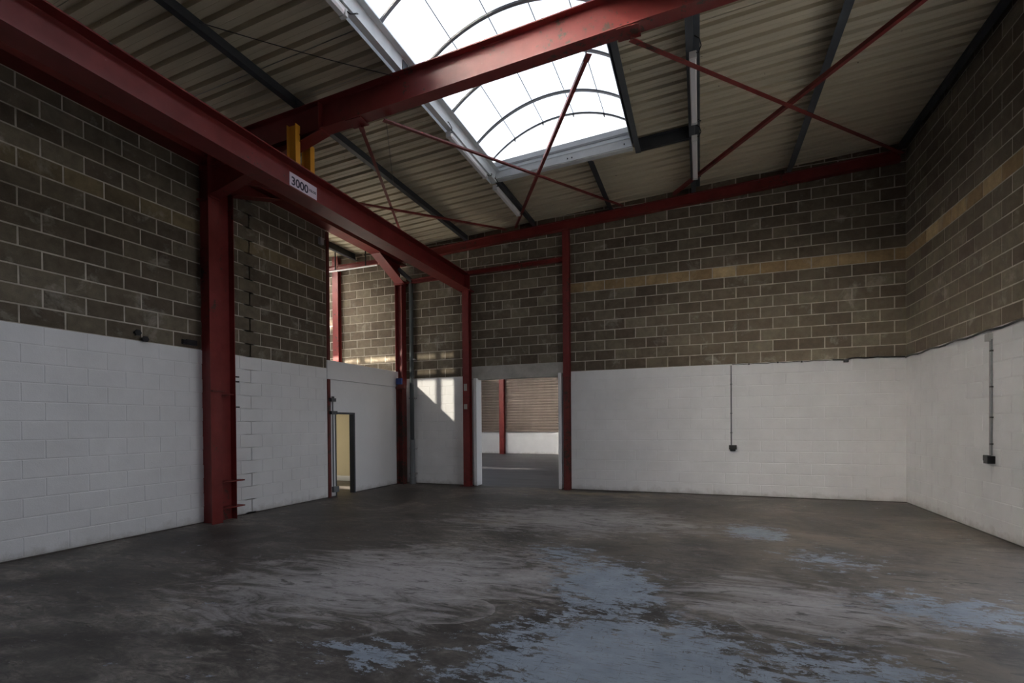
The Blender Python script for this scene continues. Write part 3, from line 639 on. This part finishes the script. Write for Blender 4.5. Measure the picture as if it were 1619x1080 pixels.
# rails
def rail(x0, x1, y, z0, z1, d, w_, label):
    r = empty('sheeting_rail', ((x0 + x1) / 2, y, z0), label, 'rail'); member('rail_section', r, (x0, y, z0), (x1, y, z1), d, w_); return r
rail(-7.1, -2.94, 11.13, 5.22, 5.29, .10, .10, 'level red rail between the corner column and the tall column by the doorway')
rail(-10.1, -7.36, 11.1, 5.84, 5.84, .11, .10, 'red rail high on the sunlit wall above the partition')
br = empty('back_rafter', (-2, 11.1, 6), 'slim dark red rafter running along the top of the back wall', 'rafter')
member('rafter_beam', br, (-7.2, 11.1, rtop(-7.2) - .1), (3.45, 11.1, rtop(3.45) - .1), .20, .13)
# right hand column, just outside the picture
c = empty('steel_column', (3.43, RY, 0), 'red steel column against the right wall under the rafter end', 'column')
member('column_shaft', c, (3.41, RY, 0), (3.41, RY, rtop(3.4) - D), .30, .18, up=(1, 0, 0))
# wind bracing (steel angles)
def brace(p0, p1, label, w_=.06):
    p0, p1 = Vector(p0), Vector(p1); t = (p1 - p0).normalized(); up = Vector((0, 0, 1)); side = t.cross(up).normalized(); up = side.cross(t)
    r = empty('wind_brace', p0, label, 'brace', 'roof wind bracing'); b = MB(); e = .007; h = w_
    b.extrude([(-h / 2, 0), (h / 2, 0), (h / 2, e), (-h / 2 + e, e), (-h / 2 + e, h), (-h / 2, h)], p0, p1, side, up); b.build('angle_bar', M_RED, r)
    for p, k in ((p0, 1), (p1, -1)):
        x = MB(); q = p + t * .05 * k; x.extrude([(-.035, .001), (.035, .001), (.035, .009), (-.035, .009)], q - t * .07, q + t * .07, side, up); x.build('gusset_plate', M_RED, r)
    return r
brace((-.69, 5.72, 5.79), (3.46, 11.05, 6.40), 'red angle brace from the rafter to the back right roof corner')
brace((2.95, 5.72, 6.05), (-.50, 11.05, 6.31), 'red angle brace crossing under the right hand purlins down to the back wall')
brace((-3.96, 5.72, 5.62), (-1.56, 11.05, 6.25), 'pinkish red angle brace passing in front of the rooflight corner', .05)
brace((-1.185, 5.72, 5.76), (-4.05, 11.05, 6.14), 'red angle brace crossing the rooflight from the rafter to the back wall', .05)
brace((-4.345, 5.72, 5.61), (-7.0, 11.05, 5.98), 'steep dark red brace right of the yellow hangers', .05)
brace((-7.05, 5.74, 5.40), (-4.3, 11.05, 6.13), 'low dark red brace rising from behind the crane beam to the back wall', .05)

# ------------------------------------------------------------ white partition with the office doorway
pt = empty('partition', (XL, 9.8, 0), 'white panelled partition with a fascia board between the wall-end post and the corner column', 'partition')
b = MB(); X0, X1 = XL - .08, XL
b.box((X0, 8.50, 0), (X1, 8.66, 2.50)); b.box((X0, 9.30, 0), (X1, 10.98, 2.50)); b.box((X0, 8.66, 1.80), (X1, 9.30, 2.50)); b.build('panel', M_WPANEL, pt)
b = MB(); b.box((XL - .09, 8.40, 2.505), (XL + .035, 11.02, 2.90)); b.build('fascia_board', M_WPANEL, pt, .004)
df = MB(); df.box((X0 - .03, 8.655, 0), (X1 + .012, 8.685, 1.80)); df.box((X0 - .03, 9.255, 0), (X1 + .012, 9.305, 1.80)); df.box((X0 - .03, 8.655, 1.77), (X1 + .012, 9.305, 1.81))
df.build('door_frame', M_DARK, pt, .003)
# conduits and sockets
def conduit(name, pts, r, label, m, socket=None, boxm=M_BLACK):
    o = empty(name, pts[-1], label, 'conduit'); b = MB(); b.tube(pts, r, 8); b.build('tube', m, o)
    for i, (a, c_) in enumerate(socket or []): 
        x = MB(); x.box(a, c_); x.build('socket_box', boxm if i < 2 else M_BOXGREY, o, .006)
    return o
o = conduit('wall_conduit', [(-7.325, 8.575, 2.10), (-7.325, 8.575, .20)], .011, 'thin grey conduit with a small switch box left of the office doorway', M_CONDUIT, [((-7.34, 8.53, .10), (-7.28, 8.70, .22))], M_CONDUIT)
o = conduit('wall_conduit', [(.60, YB - .018, 2.70), (.60, YB - .018, 1.05)], .013, 'dark grey conduit dropping to a black double socket on the white back wall', M_CONDUIT, [((.555, YB - .07, .965), (.70, YB - .005, 1.055))])
for z in (2.3, 1.7, 1.3):
    x = MB(); x.box((.58, YB - .033, z), (.62, YB - .004, z + .02)); x.build('clip', M_CONDUIT, o)
x = MB(); x.box((.575, YB - .05, .93), (.68, YB - .012, .97)); x.build('socket_lid', M_BLACK, o, .006)
o = conduit('wall_conduit', [(XR - .018, 8.34, 2.66), (XR - .018, 8.34, 1.06)], .012, 'twin grey conduits dropping to black sockets on the white right wall', M_CONDUIT2,
        [((XR - .06, 8.33, .985), (XR - .004, 8.43, 1.06)), ((XR - .09, 8.24, .955), (XR - .004, 8.345, 1.055)), ((XR - .06, 8.30, 2.56), (XR - .004, 8.39, 2.66))])
b = MB(); b.tube([(XR - .018, 8.305, 2.58), (XR - .018, 8.305, 1.06)], .010, 8); b.build('tube', M_CONDUIT, o)
for z in (2.42, 1.95, 1.55, 1.2): x = MB(); x.box((XR - .036, 8.29, z), (XR - .004, 8.32, z + .02)); x.build('clip', M_BLACK, o)
# cable along the paint line
pts = []
for i in range(29):
    x = .62 + (XR - .03 - .62) * i / 28; pts.append((x, YB - .02, HW - .012 + .008 * math.sin(i * 1.9) + (.018 if 2.7 < x < 3.4 else 0)))
for i in range(30):
    y = YB - .03 - (YB - 6.2) * i / 29; pts.append((XR - .02, y, HW - .02 + .012 * math.sin(i * 1.3)))
cc = empty('wall_cable', (2.6, YB - .02, HW), 'black cable sagging along the top of the white paint round the right corner', 'cable')
b = MB(); b.tube(pts[:18], .006, 6); b.build('thin_cable', M_BLACK, cc); b = MB(); b.tube(pts[17:], .015, 8); b.build('thick_cable', M_BLACK, cc)
b = MB(); b.box((2.58, YB - .06, 2.655), (2.66, YB - .004, 2.715)); b.build('fitting', M_BLACK, cc, .008)
for i in (3, 8, 12, 24, 32, 38): 
    p = pts[i]; x = MB(); x.box((p[0] - .012, p[1] - .014, p[2] - .015), (p[0] + .012, p[1] + .014, p[2] + .015)); x.build('clip', M_BLACK, cc)
# drainpipe in the corner
dp = empty('drainpipe', (-6.98, 11.14, 0), 'tall grey drainpipe in the back left corner with a cranked top and cast foot', 'drainpipe')
b = MB(); b.tube([(-7.2, 10.9, 5.52), (-7.12, 10.98, 5.42), (-6.98, 11.14, 5.26), (-6.98, 11.14, 5.18), (-6.98, 11.14, 1.1)], .055, 16); o = b.build('pipe', M_GREYPVC, dp)
for p in o.data.polygons: p.use_smooth = len(p.vertices) == 4
b = MB(); b.tube([(-6.98, 11.14, 1.14), (-6.98, 11.14, 0)], .068, 16); b.build('foot_pipe', M_CONDUIT, dp); b = MB(); b.tube([(-6.98, 11.14, .16), (-6.98, 11.14, 0)], .085, 16); b.build('shoe', M_CONDUIT, dp)
for z in (3.2, 2.2, .9, .25): b = MB(); b.box((-7.06, 11.12, z), (-6.88, YB, z + .03)); b.build('pipe_bracket', M_CONDUIT2, dp)
b = MB(); b.box((-7.05, YB - .02, 0), (-7.15, YB, 2.7))
bx = empty('junction_box', (-7.2, 10.93, 2.6), 'small blue box on top of the rusty column foot beside the partition fascia', 'box')
b = MB(); b.box((-7.27, 10.86, 2.56), (-7.12, 10.93, 2.72)); b.build('case', M_BLUE, bx, .006); b = MB(); b.box((-7.22, 10.85, 2.46), (-7.02, 10.95, 2.56)); b.build('shelf', M_RUST, bx, .004)
# black stains / fixings on the left wall
for y, z, l in ((4.63, 2.83, 'black bolt stub on the left wall just above the paint, farther from the column'), (4.73, 2.755, 'black bolt stub touching the paint line on the left wall')):
    b = MB(); b.tube([(XL - .01, y, z), (XL + .05, y, z)], .03, 10); b.tube([(XL + .05, y, z), (XL + .07, y, z)], .045, 6); tag(b.build('bolt_stub', M_BLACK), l, 'bolt')
b = MB(); b.box((XL - .01, 5.33, 2.77), (XL + .06, 5.5, 2.85)); b.tube([(XL + .03, 5.33, 2.81), (XL + .03, 5.28, 2.81)], .04, 8); tag(b.build('wall_bracket', M_BLACK), 'black bracket on the left wall right beside the heavy column', 'bracket')
b = MB(); b.box((XL - .01, 8.20, 5.26), (XL + .07, 8.30, 5.40)); tag(b.build('alarm_box', M_BOXGREY, bevel=.006), 'small pale box high at the far end of the left wall', 'box')

# ------------------------------------------------------------ light battens (off)
def batten(x, y0, y1, z, label, cable=True):
    o = empty('light_batten', (x, (y0 + y1) / 2, z), label, 'light', 'fluorescent battens under the purlins')
    b = MB(); b.box((x - .04, y0, z - .03), (x + .04, y1, z)); b.build('tray', M_TRAY, o, .004)
    b = MB(); b.extrude([(-.042, 0), (.042, 0), (.044, -.03), (.03, -.058), (-.03, -.058), (-.044, -.03)], (x, y0 + .03, z - .03), (x, y1 - .03, z - .03), (1, 0, 0), (0, 0, 1)); b.build('diffuser', M_TUBE, o)
    for y in (y0, y1): b = MB(); b.box((x - .046, y - .015, z - .09), (x + .046, y + .03, z)); b.build('end_cap', M_TRAY, o, .006)
    if cable:
        for y, s in ((y1, 1), (y0, -1)):
            b = MB(); b.tube([(x + .03, y, z - .02), (x + .07, y + .03 * s, z - .05), (x + .10, y + .09 * s, z - .01), (x + .08, y + .15 * s, z + .04), (x + .02, y + .16 * s, z + .085)], .007, 6); b.build('flex', M_BLACK, o)
    return o
def zp(x): return zs(x) - .195
batten(-3.66, 3.1, 4.52, zp(-3.66), 'light batten beside the rooflight, nearest to the camera')
batten(-3.66, 6.98, 8.37, zp(-3.66), 'light batten beside the rooflight, just behind the rafter')
batten(-3.66, 8.85, 10.15, zp(-3.66), 'light batten beyond the rooflight corner, on the left purlin')
batten(-.07, 6.86, 8.36, zp(-.07), 'light batten right of the rooflight, the nearer of two in line')
batten(-.07, 8.85, 10.25, zp(-.07), 'light batten right of the rooflight, the one closer to the back wall')
b = MB(); tb = empty('tube_light', (-8.6, 10.85, 5.6), 'thin white tube light hanging on a rod above the partition', 'light')
b.tube([(-9.75, 10.93, 5.70), (-7.85, 10.93, 5.70)], .022, 10); b.build('tube', M_TUBE, tb); b = MB(); b.tube([(-8.22, 10.93, 5.72), (-8.22, 10.93, 6.15)], .018, 8); b.build('rod', M_BLACK, tb)
b = MB(); b.tube([(-9.2, 10.93, 5.72), (-9.2, 10.93, 6.20)], .018, 8); b.build('rod', M_BLACK, tb)
# loose wires under the roof
def wire(p, q, sag, label, r=.005):
    p, q = Vector(p), Vector(q); pts = [p.lerp(q, i / 12) + Vector((0, 0, -sag * 4 * (i / 12) * (1 - i / 12))) for i in range(13)]
    b = MB(); b.tube(pts, r, 6); tag(b.build('loose_wire', M_BLACK), label, 'wire')
wire((-5.2, 4.0, 6.02), (-3.72, 5.55, 6.06), .02, 'thin black wire from the left purlin to the rafter by the rooflight')
wire((-4.0, 5.8, 5.72), (-5.3, 7.9, 6.0), .03, 'thin black wire hanging behind the rafter near the yellow hangers', .004)
wire((-5.3, 9.3, 6.0), (-4.2, 11.0, 6.02), .02, 'thin wire under the roof sheets at the back wall beside the braces', .003)

# ------------------------------------------------------------ far room post and added office fill light
c = empty('steel_post', (-9.45, FY - .2, 0), 'dark red post in the far room seen through the doorway', 'post')
member('post_shaft', c, (-9.55, FY - .17, 0), (-9.55, FY - .17, 6.2), .20, .26, up=(0, 1, 0))
lp = empty('office_fill', (-9.6, 9.6, 2.15), 'glowing panel added to brighten the office, out of view', 'light')
m, n, b0 = mat('fill_glow', (.9, .9, .85), .4); b0.inputs['Emission Color'].default_value = (1, .9, .68, 1); b0.inputs['Emission Strength'].default_value = 4  # glow added to lift the brightness inside the office
b = MB(); b.box((-10.2, 9.2, 2.14), (-9.0, 9.5, 2.195)); b.build('diffuser', m, lp, .004)
